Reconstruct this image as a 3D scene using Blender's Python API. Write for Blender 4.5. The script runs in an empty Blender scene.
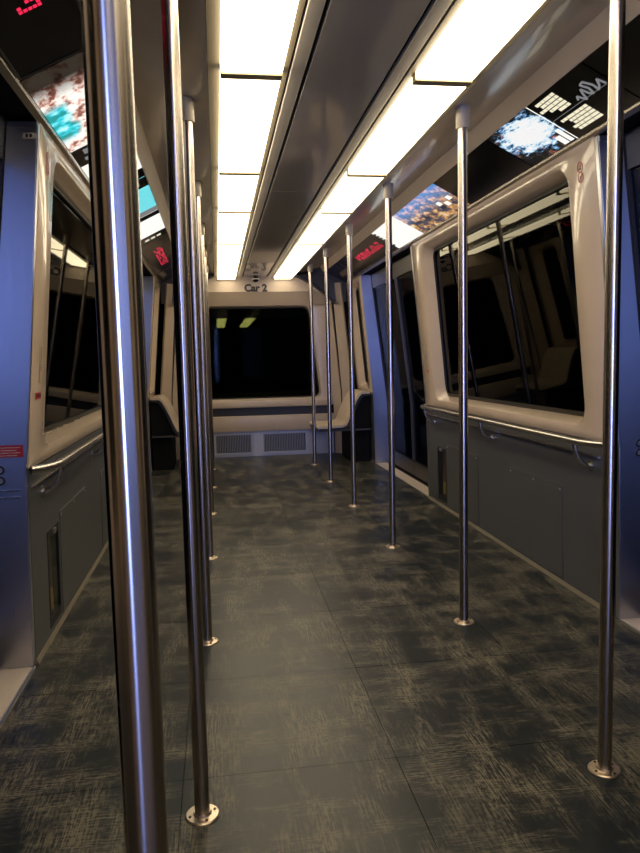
import bpy, bmesh, math, random
from mathutils import Vector, Matrix
random.seed(7)
scene = bpy.context.scene
col = scene.collection

# ------------------------------------------------------------------ camera
YAW, PITCH, ROLL = 0.1433, 0.0965, -0.0227
FOCAL_PX = 703.97
CAM = Vector((-0.4769, 0.0, 1.1628))
fwd = Vector((math.sin(YAW)*math.cos(PITCH), math.cos(YAW)*math.cos(PITCH), -math.sin(PITCH)))
rgt = Vector((math.cos(YAW), -math.sin(YAW), 0))
upv = rgt.cross(fwd)
r2 = rgt*math.cos(ROLL) + upv*math.sin(ROLL)
u2 = upv*math.cos(ROLL) - rgt*math.sin(ROLL)
cd = bpy.data.cameras.new('camera'); cam = bpy.data.objects.new('camera', cd); col.objects.link(cam)
cd.sensor_fit = 'HORIZONTAL'; cd.sensor_width = 36; cd.lens = FOCAL_PX/640*36
cd.clip_start = 0.02
m3 = Matrix((r2, u2, -fwd)).transposed()
cam.matrix_world = Matrix.Translation(CAM) @ m3.to_4x4()
scene.camera = cam
# ------------------------------------------------------------------ world, exposure, station light
w = bpy.data.worlds.new('night'); scene.world = w; w.use_nodes = True
w.node_tree.nodes['Background'].inputs[0].default_value = (0.25, 0.35, 0.8, 1)
w.node_tree.nodes['Background'].inputs[1].default_value = 0.004
vs = scene.view_settings
vs.view_transform = 'Standard'; vs.look = 'None'; vs.gamma = 1; vs.use_curve_mapping = False
vs.exposure = 0.0
LIGHT = 7.5           # radiance of the ceiling diffusers
def area(name, loc, rot, sx, sy, power, color):
    l = bpy.data.lights.new(name, 'AREA'); l.shape = 'RECTANGLE'; l.size = sx; l.size_y = sy
    l.energy = power; l.color = color
    o = bpy.data.objects.new(name, l); col.objects.link(o); o.location = loc; o.rotation_euler = rot
    return o
# blue light of the station hall behind the train: it enters by the end window and the near doors
BLUE = (0.27, 0.36, 1.0)
area('station_light', (-1.05, -7.0, 1.5), (math.radians(90), 0, 0), 1.3, 2.8, 560, BLUE)
area('station_light', (-4.6, -7.0, 2.3), (math.radians(90), 0, 0), 3.2, 3.4, 300, BLUE)
area('station_light', (4.7, -7.0, 2.3), (math.radians(90), 0, 0), 8.6, 3.4, 270, BLUE)

# ------------------------------------------------------------------ helpers
def X(z):                       # inner face of the side walls
    return 1.215-0.02*z if z <= 0.75 else 1.2-0.093*(z-0.75)
def D(z):                       # plane of the sliding doors
    return 1.37-0.03*z if z <= 0.7 else 1.349-0.12*(z-0.7)

def tag(o, label=None, cat=None, group=None, kind=None):
    if label: o['label'] = label
    if cat: o['category'] = cat
    if group: o['group'] = group
    if kind: o['kind'] = kind
    return o
def empty(name, loc=(0, 0, 0)):
    o = bpy.data.objects.new(name, None); o.empty_display_size = 0.05
    col.objects.link(o); o.location = loc
    return o
def link(name, me, mat, parent=None):
    o = bpy.data.objects.new(name, me); col.objects.link(o)
    if mat is not None and not me.materials: me.materials.append(mat)
    if parent:
        o.parent = parent
        o.matrix_parent_inverse = parent.matrix_basis.inverted()
    return o
class MB:
    """collects shapes in world coordinates and links them as one mesh"""
    def __init__(s): s.bm = bmesh.new()
    def quads(s, vs, fs):
        v = [s.bm.verts.new(p) for p in vs]
        for f in fs:
            try: s.bm.faces.new([v[i] for i in f])
            except ValueError: pass
        return s
    def box(s, x0, x1, y0, y1, z0, z1, bev=0, seg=2):
        b = bmesh.new()
        bmesh.ops.create_cube(b, size=1)
        for v in b.verts:
            v.co = Vector((x0 if v.co.x < 0 else x1, y0 if v.co.y < 0 else y1, z0 if v.co.z < 0 else z1))
        if bev: bmesh.ops.bevel(b, geom=b.edges[:], offset=bev, segments=seg, affect='EDGES', profile=0.5)
        return s.add(b)
    def add(s, b):
        me = bpy.data.meshes.new('t'); b.to_mesh(me); b.free(); s.bm.from_mesh(me); bpy.data.meshes.remove(me)
        return s
    def prism_y(s, prof, y0, y1, bev=0):
        """closed profile of (x, z) points run along y"""
        b = bmesh.new(); n = len(prof)
        a = [b.verts.new((x, y0, z)) for x, z in prof]; c = [b.verts.new((x, y1, z)) for x, z in prof]
        b.faces.new(a); b.faces.new(c[::-1])
        for i in range(n): b.faces.new((a[i], c[i], c[(i+1) % n], a[(i+1) % n]))
        bmesh.ops.recalc_face_normals(b, faces=b.faces[:])
        if bev: bmesh.ops.bevel(b, geom=b.edges[:], offset=bev, segments=2, affect='EDGES')
        return s.add(b)
    def cyl(s, p0, p1, r0, r1=None, n=24, caps=True):
        r1 = r0 if r1 is None else r1
        p0, p1 = Vector(p0), Vector(p1); d = (p1-p0).normalized()
        a = d.orthogonal().normalized(); c = d.cross(a)
        b = bmesh.new(); A = []; B = []
        for i in range(n):
            t = 2*math.pi*i/n; e = a*math.cos(t)+c*math.sin(t)
            A.append(b.verts.new(p0+e*r0)); B.append(b.verts.new(p1+e*r1))
        for i in range(n): b.faces.new((A[i], A[(i+1) % n], B[(i+1) % n], B[i]))
        if caps: b.faces.new(A[::-1]); b.faces.new(B)
        return s.add(b)
    def lathe(s, c, prof, n=32):
        """(radius, z) profile turned round a vertical axis through c"""
        b = bmesh.new(); rings = []
        for r, z in prof:
            rings.append([b.verts.new((c[0]+r*math.cos(2*math.pi*i/n), c[1]+r*math.sin(2*math.pi*i/n), c[2]+z)) for i in range(n)])
        for A, B in zip(rings, rings[1:]):
            for i in range(n): b.faces.new((A[i], A[(i+1) % n], B[(i+1) % n], B[i]))
        b.faces.new(rings[0][::-1]); b.faces.new(rings[-1])
        bmesh.ops.recalc_face_normals(b, faces=b.faces[:])
        return s.add(b)
    def tube(s, pts, r, n=12):
        pts = [Vector(p) for p in pts]; b = bmesh.new(); rings = []
        ref = None
        for i, p in enumerate(pts):
            d = (pts[min(i+1, len(pts)-1)]-pts[max(i-1, 0)]).normalized()
            a = d.orthogonal().normalized() if ref is None else (ref-d*ref.dot(d)).normalized()
            ref = a; c = d.cross(a)
            rings.append([b.verts.new(p+(a*math.cos(2*math.pi*k/n)+c*math.sin(2*math.pi*k/n))*r) for k in range(n)])
        for A, B in zip(rings, rings[1:]):
            for k in range(n): b.faces.new((A[k], A[(k+1) % n], B[(k+1) % n], B[k]))
        b.faces.new(rings[0][::-1]); b.faces.new(rings[-1])
        bmesh.ops.recalc_face_normals(b, faces=b.faces[:])
        return s.add(b)
    def sphere(s, c, r, sc=(1, 1, 1), n=16):
        b = bmesh.new(); bmesh.ops.create_uvsphere(b, u_segments=n, v_segments=n//2, radius=r)
        for v in b.verts: v.co = Vector((v.co.x*sc[0]+c[0], v.co.y*sc[1]+c[1], v.co.z*sc[2]+c[2]))
        return s.add(b)
    def done(s, name, mat, parent=None, smooth=None):
        me = bpy.data.meshes.new(name); s.bm.to_mesh(me); s.bm.free()
        if smooth:
            for p in me.polygons: p.use_smooth = True
            me.set_sharp_from_angle(angle=math.radians(smooth))
        return link(name, me, mat, parent)
def dup(o, parent=None, loc=None):
    c = o.copy(); col.objects.link(c)
    if parent: c.parent = parent
    if loc is not None: c.location = loc
    return c
def dup_tree(root, loc):
    r = root.copy(); col.objects.link(r); r.location = loc
    for ch in root.children:
        c = ch.copy(); col.objects.link(c); c.parent = r; c.matrix_parent_inverse = ch.matrix_parent_inverse
        for g in ch.children:
            d = g.copy(); col.objects.link(d); d.parent = c; d.matrix_parent_inverse = g.matrix_parent_inverse
    return r

# ------------------------------------------------------------------ materials
def mat(name, color, rough=0.5, metal=0.0, spec=0.5, coat=0.0, emit=None, estr=0.0):
    m = bpy.data.materials.new(name); m.use_nodes = True
    b = m.node_tree.nodes['Principled BSDF']
    b.inputs['Base Color'].default_value = (*color, 1); b.inputs['Roughness'].default_value = rough
    b.inputs['Metallic'].default_value = metal; b.inputs['Specular IOR Level'].default_value = spec
    b.inputs['Coat Weight'].default_value = coat; b.inputs['Coat Roughness'].default_value = 0.05
    if emit:
        b.inputs['Emission Color'].default_value = (*emit, 1); b.inputs['Emission Strength'].default_value = estr
    return m
class NT:
    def __init__(s, m): s.t = m.node_tree; s.b = s.t.nodes['Principled BSDF']
    def n(s, typ, **kw):
        x = s.t.nodes.new(typ)
        for k, v in kw.items():
            if k.startswith('i_'): x.inputs[k[2:].replace('_', ' ')].default_value = v
            else: setattr(x, k, v)
        return x
    def l(s, a, b): s.t.links.new(a, b)
    def math(s, op, a, b=None, clamp=False):
        x = s.t.nodes.new('ShaderNodeMath'); x.operation = op; x.use_clamp = clamp
        for i, v in enumerate((a, b)):
            if v is None: continue
            if isinstance(v, (int, float)): x.inputs[i].default_value = v
            else: s.l(v, x.inputs[i])
        return x.outputs[0]
    def mapping(s, vec, scale, loc=(0, 0, 0), rot=(0, 0, 0)):
        x = s.t.nodes.new('ShaderNodeMapping'); s.l(vec, x.inputs[0])
        x.inputs['Scale'].default_value = scale; x.inputs['Location'].default_value = loc; x.inputs['Rotation'].default_value = rot
        return x.outputs[0]
    def noise(s, vec, scale, detail=2, rough=0.5):
        x = s.t.nodes.new('ShaderNodeTexNoise'); s.l(vec, x.inputs['Vector'])
        x.inputs['Scale'].default_value = scale; x.inputs['Detail'].default_value = detail; x.inputs['Roughness'].default_value = rough
        return x.outputs['Fac']
    def ramp(s, fac, stops, interp='LINEAR'):
        x = s.t.nodes.new('ShaderNodeValToRGB'); x.color_ramp.interpolation = interp
        e = x.color_ramp.elements
        while len(e) < len(stops): e.new(0.5)
        for el, (p, c) in zip(e, stops): el.position = p; el.color = (*c, 1) if len(c) == 3 else c
        s.l(fac, x.inputs[0]); return x.outputs[0]
    def mix(s, fac, a, b, mode='MIX'):
        x = s.t.nodes.new('ShaderNodeMix'); x.data_type = 'RGBA'; x.blend_type = mode
        for sock, v in ((x.inputs['Factor'], fac), (x.inputs['A'], a), (x.inputs['B'], b)):
            if isinstance(v, (int, float)): sock.default_value = v
            elif isinstance(v, tuple): sock.default_value = (*v, 1)
            else: s.l(v, sock)
        return x.outputs['Result']
    def bump(s, h, strength, dist=0.01):
        x = s.t.nodes.new('ShaderNodeBump'); x.inputs['Strength'].default_value = strength; x.inputs['Distance'].default_value = dist
        s.l(h, x.inputs['Height']); s.l(x.outputs[0], s.b.inputs['Normal'])
    def pos(s): return s.n('ShaderNodeNewGeometry').outputs['Position']
    def obj(s): return s.n('ShaderNodeTexCoord').outputs['Object']

M = {}
def beige(name, c, rough=0.28, wav=0.12, coat=0.35):
    m = mat(name, c, rough, coat=coat); t = NT(m)
    p = t.pos()
    f = t.noise(p, 6, 3); t.l(t.mix(t.ramp(f, [(0.35, (0, 0, 0)), (0.7, (1, 1, 1))]), tuple(x*0.93 for x in c), c), t.b.inputs['Base Color'])
    t.bump(t.noise(p, 3.5, 1), wav, 0.05)
    return m
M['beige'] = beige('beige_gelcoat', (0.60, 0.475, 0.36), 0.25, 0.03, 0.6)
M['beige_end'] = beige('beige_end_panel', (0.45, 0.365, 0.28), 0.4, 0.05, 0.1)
M['seat'] = beige('beige_seat_shell', (0.62, 0.51, 0.39), 0.35, 0.05, 0.2)
M['cream'] = beige('cream_ceiling_side', (0.82, 0.74, 0.62), 0.22, 0.10, 0.4)
M['trim'] = mat('beige_trim', (0.80, 0.67, 0.54), 0.4)
M['basetrim'] = mat('worn_floor_trim', (0.20, 0.17, 0.12), 0.5)
M['ceil_c'] = mat('grey_ceiling_panel', (0.58, 0.54, 0.49), 0.12, coat=0.6)
M['ceil_r'] = mat('grey_ceiling_rail', (0.62, 0.57, 0.50), 0.3)
M['lframe'] = mat('light_frame_metal', (0.22, 0.185, 0.13), 0.45, 0.0)
M['lbar'] = mat('light_end_bar', (0.65, 0.53, 0.28), 0.5)
M['dark'] = mat('black_void', (0.005, 0.005, 0.005), 0.7, spec=0.15)
M['rubber'] = mat('black_rubber', (0.012, 0.012, 0.012), 0.5)
M['gloss'] = mat('black_acrylic', (0.010, 0.009, 0.008), 0.12)
M['shade'] = mat('dark_grey_panel', (0.06, 0.055, 0.05), 0.4)
def kick():
    m = mat('grey_kick_panel', (0.105, 0.105, 0.105), 0.38); t = NT(m)
    p = t.pos(); f = t.noise(t.mapping(p, (1, 1, 1)), 5, 4)
    t.l(t.mix(f, (0.066, 0.069, 0.072), (0.090, 0.092, 0.094)), t.b.inputs['Base Color'])
    t.bump(t.noise(p, 400, 2), 0.12, 0.001)
    return m
M['kick'] = kick()
def steel(name, c, rough, streak):
    m = mat(name, c, rough, 1.0); t = NT(m)
    p = t.mapping(t.pos(), streak)
    f = t.noise(p, 1, 2)
    t.l(t.math('ADD', rough-0.05, t.math('MULTIPLY', f, 0.1)), t.b.inputs['Roughness'])
    return m
M['pole'] = mat('brushed_steel_tube', (0.47, 0.42, 0.365), 0.24, 1.0)
_t = NT(M['pole']); _t.b.inputs['Anisotropic'].default_value = 0.85; _t.b.inputs['Anisotropic Rotation'].default_value = 0.25
_tn = _t.n('ShaderNodeTangent', direction_type='RADIAL', axis='Z'); _t.l(_tn.outputs[0], _t.b.inputs['Tangent'])
M['steel'] = steel('satin_steel', (0.55, 0.52, 0.48), 0.25, (40, 40, 40))
M['jamb'] = steel('brushed_steel_door_post', (0.50, 0.51, 0.56), 0.30, (200, 200, 3))
M['flange'] = steel('worn_steel_flange', (0.75, 0.62, 0.48), 0.38, (90, 90, 90))
M['collar'] = mat('painted_collar', (0.50, 0.44, 0.34), 0.35)
M['alu'] = mat('door_sill_plate', (0.66, 0.56, 0.48), 0.45, 0.2)
M['doorleaf'] = mat('dark_door_leaf', (0.018, 0.018, 0.02), 0.35)
M['screw'] = mat('screw_head', (0.6, 0.57, 0.5), 0.3, 0.9)
M['white'] = mat('white_sticker', (0.6, 0.56, 0.5), 0.4)
M['red'] = mat('red_sticker', (0.42, 0.012, 0.02), 0.4)
M['ink'] = mat('black_ink', (0.015, 0.013, 0.012), 0.5)
M['grille'] = mat('grille_metal', (0.42, 0.41, 0.40), 0.4, 0.4)
M['slat'] = mat('grille_slat_metal', (0.20, 0.195, 0.19), 0.4, 0.4)
M['yellow'] = mat('yellow_label', (0.62, 0.38, 0.05), 0.4)
M['brown'] = mat('brown_cylinder', (0.16, 0.09, 0.065), 0.35)
M['redled'] = mat('red_led', (0.1, 0, 0.01), 0.5, emit=(1.0, 0.02, 0.09), estr=1.0)

def glass(name, tint, refl=1.0):
    m = bpy.data.materials.new(name); m.use_nodes = True
    t = m.node_tree; t.nodes.clear()
    out = t.nodes.new('ShaderNodeOutputMaterial'); mx = t.nodes.new('ShaderNodeMixShader')
    tr = t.nodes.new('ShaderNodeBsdfTransparent'); tr.inputs[0].default_value = (*tint, 1)
    gl = t.nodes.new('ShaderNodeBsdfGlossy'); gl.inputs['Roughness'].default_value = 0.02; gl.inputs['Color'].default_value = (refl, refl, refl*0.9, 1)
    fr = t.nodes.new('ShaderNodeFresnel'); fr.inputs[0].default_value = 1.5
    gm = t.nodes.new('ShaderNodeNewGeometry'); mp = t.nodes.new('ShaderNodeMapRange')      # same reflectance from both faces of the pane
    mp.inputs['To Min'].default_value = 1.5; mp.inputs['To Max'].default_value = 1/1.5
    t.links.new(gm.outputs['Backfacing'], mp.inputs['Value']); t.links.new(mp.outputs[0], fr.inputs[0])
    t.links.new(fr.outputs[0], mx.inputs[0]); t.links.new(tr.outputs[0], mx.inputs[1]); t.links.new(gl.outputs[0], mx.inputs[2])
    t.links.new(mx.outputs[0], out.inputs[0])
    return m
M['glass'] = glass('tinted_window_glass', (0.22, 0.24, 0.22), 0.4)
M['endglass'] = glass('end_window_glass', (0.42, 0.44, 0.34), 0.02)
M['doorglass'] = glass('door_glass', (0.5, 0.52, 0.52), 0.18)
M['clear'] = glass('clear_glass', (0.9, 0.93, 0.93), 0.4)

def diffuser():
    m = mat('lamp_diffuser', (0.9, 0.88, 0.8), 0.5); t = NT(m)
    t.b.inputs['Emission Color'].default_value = (1.0, 0.84, 0.58, 1)
    t.b.inputs['Emission Strength'].default_value = LIGHT
    return m
M['lamp'] = diffuser()

def floor_mat():
    m = mat('worn_linen_vinyl', (0.02, 0.02, 0.02), 0.35); t = NT(m)
    p = t.pos()
    def thread(fx, fy, gx, gy, o):       # straight threads broken into dashes
        l = t.noise(t.mapping(p, (fx, fy, 1), (o, o*2, 0)), 1, 1, 0.5)
        d = t.noise(t.mapping(p, (gx, gy, 1), (o*3, o, 0)), 1, 2, 0.6)
        return t.math('ADD', t.math('MULTIPLY', l, 0.6), t.math('MULTIPLY', d, 0.4))
    ly = thread(200, 12, 110, 60, 3.0)      # along the car
    lx = thread(12, 200, 60, 110, 5.0)      # across
    py = t.noise(t.mapping(p, (9, 2.6, 1), (1, 8, 0)), 1, 4, 0.62)
    px = t.noise(t.mapping(p, (3.2, 8, 1), (7, 2, 0)), 1, 4, 0.62)
    big = t.noise(t.mapping(p, (1.7, 1.7, 1)), 1, 2)
    sm = lambda v, a, b: t.ramp(v, [(a, (0, 0, 0)), (b, (1, 1, 1))])
    wear = t.math('MULTIPLY', t.math('SUBTRACT', big, 0.5), 0.30)
    a = t.math('MULTIPLY', sm(ly, 0.44, 0.58), sm(t.math('ADD', py, wear), 0.45, 0.64))
    b = t.math('MULTIPLY', sm(lx, 0.44, 0.58), sm(t.math('ADD', px, wear), 0.47, 0.66))
    k = t.math('ADD', a, b, True)
    base = t.mix(big, (0.006, 0.010, 0.014), (0.011, 0.015, 0.018))
    t.l(t.mix(k, base, (0.15, 0.134, 0.10)), t.b.inputs['Base Color'])
    t.l(t.math('ADD', 0.35, t.math('MULTIPLY', k, 0.12)), t.b.inputs['Roughness'])
    t.b.inputs['Specular IOR Level'].default_value = 0.38
    t.bump(t.math('ADD', ly, lx), 0.10, 0.0015)
    return m
M['floor'] = floor_mat()

Y0, Y1 = -0.32, 8.52          # end walls
MOD = [(Y0, 0.77), (2.78, 5.52), (7.53, Y1)]      # wall modules between the doors
DOOR = [(0.77, 2.78), (5.52, 7.53)]

# ================================================================== floor
fl = MB().box(-1.46, 1.46, Y0-0.1, Y1+0.1, -0.08, -0.006).done('floor', M['dark']); tag(fl, 'dark worn vinyl tile floor of the car', kind='structure')
T = 0.61; g = 0.0005
tm = MB().box(-T/2+g, T/2-g, -T/2+g, T/2-g, -0.006, 0.0, 0.0006, 1).done('floor_tile', M['floor'], fl)
cells = []
ys0 = 1.90-T*4
j = 0
while ys0+j*T < Y1:
    for i in range(-2, 2): cells.append(((i+0.5)*T, ys0+(j+0.5)*T))
    j += 1
for k, (x, y) in enumerate(cells):
    o = tm if k == 0 else dup(tm)
    o.location = (x, y, 0)

# ================================================================== ceiling
ce = MB().box(-1.46, 1.46, Y0-0.1, Y1+0.1, 2.275, 2.32)
for s in (-1, 1):
    a, b = sorted((s*1.088, s*1.46)); ce.box(a, b, Y0-0.1, Y1+0.1, 2.05, 2.275)
ce = ce.done('ceiling', M['dark']); tag(ce, 'grey and cream panelled ceiling of the car', kind='structure')
CY0, CY1 = Y0, 8.392
segs = [(CY0, 1.81), (1.81, 4.145), (4.145, 6.48), (6.48, CY1)]
for a, b in segs:
    MB().box(-0.136, 0.136, a+0.001, b-0.001, 2.124, 2.14, 0.002, 1).done('centre_panel', M['ceil_c'], ce)
    for s in (-1, 1):
        x0, x1 = sorted((s*0.149, s*0.196)); MB().box(x0, x1, a+0.001, b-0.001, 2.122, 2.14, 0.002, 1).done('ceiling_rail', M['ceil_r'], ce)
        MB().prism_y([(s*0.473, 2.150), (s*0.473, 2.165), (s*0.775, 2.25), (s*0.775, 2.236)], a+0.001, b-0.001).done('side_panel', M['cream'], ce)
for s in (-1, 1):
    MB().prism_y([(s*0.770, 2.238), (s*0.776, 2.228), (s*0.818, 2.172), (s*0.826, 2.176), (s*0.826, 2.26), (s*0.770, 2.26)], CY0, CY1).done('cove_trim', M['trim'], ce)
    MB().prism_y([(s*0.820, 2.184), (s*1.068, 2.057), (s*1.068, 2.075), (s*0.820, 2.2)], CY0, CY1).done('cove_backing', M['gloss'], ce)
    MB().prism_y([(s*1.062, 2.061), (s*1.066, 2.048), (s*1.088, 2.038), (s*1.092, 2.05), (s*1.075, 2.066)], CY0, 8.2).done('cove_edging', M['steel'], ce)
    MB().prism_y([(s*0.13, 2.138), (s*0.22, 2.138), (s*0.22, 2.15), (s*0.13, 2.15)], CY0, CY1).done('slot_backing', M['dark'], ce)

# ================================================================== ceiling lights
DIV = [-0.16, 1.19, 2.44, 3.676, 4.613, 5.861, 7.108, 8.385]
order = ['overhead of the camera', 'cut by the top of the photo', 'fifth from the end wall', 'short, fourth from the end wall', 'third from the end wall', 'second from the end wall', 'touching the end wall']
for s in (-1, 1):
    side = 'left' if s < 0 else 'right'
    for k in range(7):
        a, b = DIV[k], DIV[k+1]
        r = empty('ceiling_light', (s*0.33, (a+b)/2, 2.1))
        tag(r, 'glowing white diffuser panel in the %s light strip, %s' % (side, order[k]), 'light panel', 'ceiling light panels')
        x0, x1 = sorted((s*0.227, s*0.430))
        MB().box(x0, x1, a+0.022, b-0.022, 2.100, 2.135, 0.006, 2).done('diffuser', M['lamp'], r)
        f = MB()
        xi0, xi1 = sorted((s*0.204, s*0.227)); xo0, xo1 = sorted((s*0.430, s*0.470))
        f.box(xi0, xi1, a, b, 2.122, 2.15); f.box(xo0, xo1, a, b, 2.126, 2.17)
        f.done('frame', M['lframe'], r)
        MB().box(x0, x1, a, a+0.0215, 2.096, 2.14).done('end_bar', M['lbar'], r); MB().box(x0, x1, b-0.0215, b, 2.096, 2.14).done('end_bar', M['lbar'], r)

# ================================================================== side walls
def surround(name, s, y0, y1, z0, z1, oy0, oy1, oz0, oz1, rad, parent, depth=0.07, draft=0.07, n=8):
    """moulded panel on the leaning wall with a rounded opening and a drafted reveal"""
    def rr(a0, a1, b0, b1, r):
        pts = []
        for cx, cz, t0 in ((a1-r, b1-r, 0), (a0+r, b1-r, 90), (a0+r, b0+r, 180), (a1-r, b0+r, 270)):
            for k in range(n+1):
                t = math.radians(t0+90*k/n); pts.append((cx+r*math.cos(t), cz+r*math.sin(t)))
        return pts
    def P(yz, off): return Vector((s*(X(yz[1])+off), yz[0], yz[1]))
    o = rr(y0, y1, z0, z1, 0.004)
    f1 = rr(oy0-0.012, oy1+0.012, oz0-0.012, oz1+0.012, rad+0.012)
    f1b = rr(oy0, oy1, oz0, oz1, rad)
    g1 = rr(oy0+draft*0.8, oy1-draft, oz0+0.03, oz1-0.03, max(rad-0.03, 0.02))
    loops = [[P(q, 0.11) for q in o], [P(q, 0.004) for q in o], [P(q, 0) for q in rr(y0+0.006, y1-0.006, z0+0.006, z1-0.006, 0.004)],
             [P(q, 0) for q in f1], [P(q, 0.006) for q in f1b], [P(q, depth) for q in g1], [P(q, 0.11) for q in g1]]
    b = bmesh.new(); R = [[b.verts.new(p) for p in L] for L in loops]
    N = len(o)
    for A, B in zip(R, R[1:]):
        for i in range(N): b.faces.new((A[i], A[(i+1) % N], B[(i+1) % N], B[i]))
    bmesh.ops.recalc_face_normals(b, faces=b.faces[:])
    # make normals face the car
    fc = max(b.faces, key=lambda f: f.calc_area())
    mb = MB(); mb.add(b); w_ = mb.done(name, M['beige'], parent, 35)
    # gasket and pane
    gk = MB(); b = bmesh.new()
    gi = rr(oy0+draft*0.8+0.022, oy1-draft-0.022, oz0+0.052, oz1-0.052, max(rad-0.05, 0.015))
    L = [[P(q, depth-0.002) for q in g1], [P(q, depth-0.010) for q in gi], [P(q, depth+0.02) for q in gi], [P(q, depth+0.02) for q in g1]]
    R = [[b.verts.new(p) for p in q] for q in L]
    for i in range(4):
        A, B = R[i], R[(i+1) % 4]
        for k in range(N): b.faces.new((A[k], A[(k+1) % N], B[(k+1) % N], B[k]))
    bmesh.ops.recalc_face_normals(b, faces=b.faces[:]); gk.add(b); gk.done('gasket', M['rubber'], parent, 30)
    b = bmesh.new()
    A = [b.verts.new(P(q, depth+0.004)) for q in gi]; B = [b.verts.new(P(q, depth+0.010)) for q in gi]
    b.faces.new(A); b.faces.new(B[::-1])
    for k in range(N): b.faces.new((A[k], B[k], B[(k+1) % N], A[(k+1) % N]))
    bmesh.ops.recalc_face_normals(b, faces=b.faces[:])
    MB().add(b).done('pane', M['glass'], parent)

NICHE = {1: (5.06, 5.27), -1: (3.03, 3.24)}; NZ = (0.045, 0.462)
def cut_rects(s, a, b, m=0.0):
    ya, yb = NICHE[s]
    if not (a < ya and yb < b): return [(a+m, b-m, 0.0, 0.762)]
    return [(a+m, ya, 0.0, 0.762), (yb, b-m, 0.0, 0.762), (ya, yb, 0.0, NZ[0]), (ya, yb, NZ[1], 0.762)]
walls = {}
for s in (-1, 1):
    side = 'left' if s < 0 else 'right'
    wb = MB()
    for a, b in MOD:
        for (c0, c1, za, zb) in cut_rects(s, a, b):
            wb.prism_y([(s*1.225, za), (s*1.41, za), (s*1.41, zb), (s*1.225, zb)], c0, c1)
    wl = wb.done('wall_'+side, M['dark']); tag(wl, 'lower side wall of the car on the %s, grey panels' % side, kind='structure')
    walls[s] = wl
    for i, (a, b) in enumerate(MOD):
        kp = MB()
        for (c0, c1, za, zb) in cut_rects(s, a, b, 0.001):
            kp.prism_y([(s*X(za), za), (s*X(min(zb, 0.75)), zb), (s*1.226, zb), (s*1.226, za)], c0, c1)
        bmesh.ops.remove_doubles(kp.bm, verts=kp.bm.verts[:], dist=1e-5)
        kp.done('kick_panel', M['kick'], wl)
    # access hatches: point-symmetric about the middle of the car
    hatches = [(3.25, 3.89), (4.40, 5.03)]
    if s < 0: hatches = [(8.30-b, 8.30-a) for a, b in hatches]
    for a, b in hatches:
        z0, z1 = 0.03, 0.498
        h = MB().prism_y([(s*(X(z0)-0.0035), z0), (s*(X(z1)-0.0035), z1), (s*(X(z1)+0.001), z1), (s*(X(z0)+0.001), z0)], a, b, 0.001).done('access_panel', M['kick'], wl)
        for yy in (a+0.02, (a+b)/2, b-0.02):
            MB().cyl((s*(X(0.485)-0.0055), yy, 0.485), (s*(X(0.485)-0.002), yy, 0.485), 0.006, n=10).done('screw', M['screw'], h)
        sl = MB().prism_y([(s*(X(z1)-0.003), z1), (s*(X(z1)-0.006), z1+0.004), (s*(X(z1)), z1+0.004)], a, b).done('top_lip', M['kick'], h)
    # window modules
    w_ = empty('window_1' if s > 0 else 'window_2', (s*1.2, 4.15, 0.77)); tag(w_, 'large window in a beige moulded surround on the %s wall' % side, kind='structure')
    oy = (3.02, 5.27)
    surround('surround', s, 2.782, 5.518, 0.765, 2.046, oy[0], oy[1], 0.825, 1.985, 0.10, w_)
    w_ = empty('window_4' if s > 0 else 'window_5', (s*1.2, 8.0, 0.77)); tag(w_, 'narrow window above the corner bench on the %s wall' % side, kind='structure')
    surround('surround', s, 7.532, 8.40, 0.765, 2.046, 7.68, 8.22, 0.825, 1.985, 0.08, w_)
    w_ = empty('window_6' if s > 0 else 'window_7', (s*1.2, 0.2, 0.77)); tag(w_, 'narrow window beside the near door on the %s wall' % side, kind='structure')
    surround('surround', s, Y0+0.002, 0.768, 0.765, 2.046, 0.0, 0.62, 0.825, 1.985, 0.08, w_)
    # baseboards
    for k, (a, b) in enumerate(MOD):
        o = MB().prism_y([(s*(X(0)-0.011), 0.0005), (s*(X(0)-0.009), 0.005), (s*(X(0)-0.003), 0.018), (s*(X(0)), 0.018), (s*X(0), 0.0005)], a+0.002, b-0.002).done('baseboard_%s' % side, M['basetrim']); tag(o, 'thin beige floor trim along the %s wall' % side, kind='structure')
    # door jambs facing along the car
    for yy, sgn in ((2.78, -1), (7.53, -1), (0.77, 1), (5.52, 1)):
        ya, yb = (yy-0.03, yy) if sgn < 0 else (yy, yy+0.03)
        zs = [0.0, 0.35, 0.7, 0.75, 1.1, 1.5, 1.9, 2.035]
        prof = [(s*(X(z)+0.001), z) for z in zs]+[(s*(D(z)+0.0), z) for z in reversed(zs)]
        jb = MB().prism_y(prof, ya, yb, 0.004).done('door_post', M['jamb'], wl, 40)
        prof = [(s*(X(2.0)+0.002), 2.012), (s*(X(2.03)+0.002), 2.034), (s*(D(2.03)-0.002), 2.034), (s*(D(2.0)-0.002), 2.012)]
        yc = (ya-0.006, ya+0.002) if sgn < 0 else (yb-0.002, yb+0.006)
        MB().prism_y(prof, yc[0], yc[1], 0.002).done('cap_strip', M['jamb'], jb)
        # door seal strip on the outer edge
        prof = [(s*(D(z)), z) for z in zs]+[(s*(D(z)+0.09), z) for z in reversed(zs)]
        MB().prism_y(prof, ya, yb).done('door_seal', M['rubber'], wl)

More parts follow.
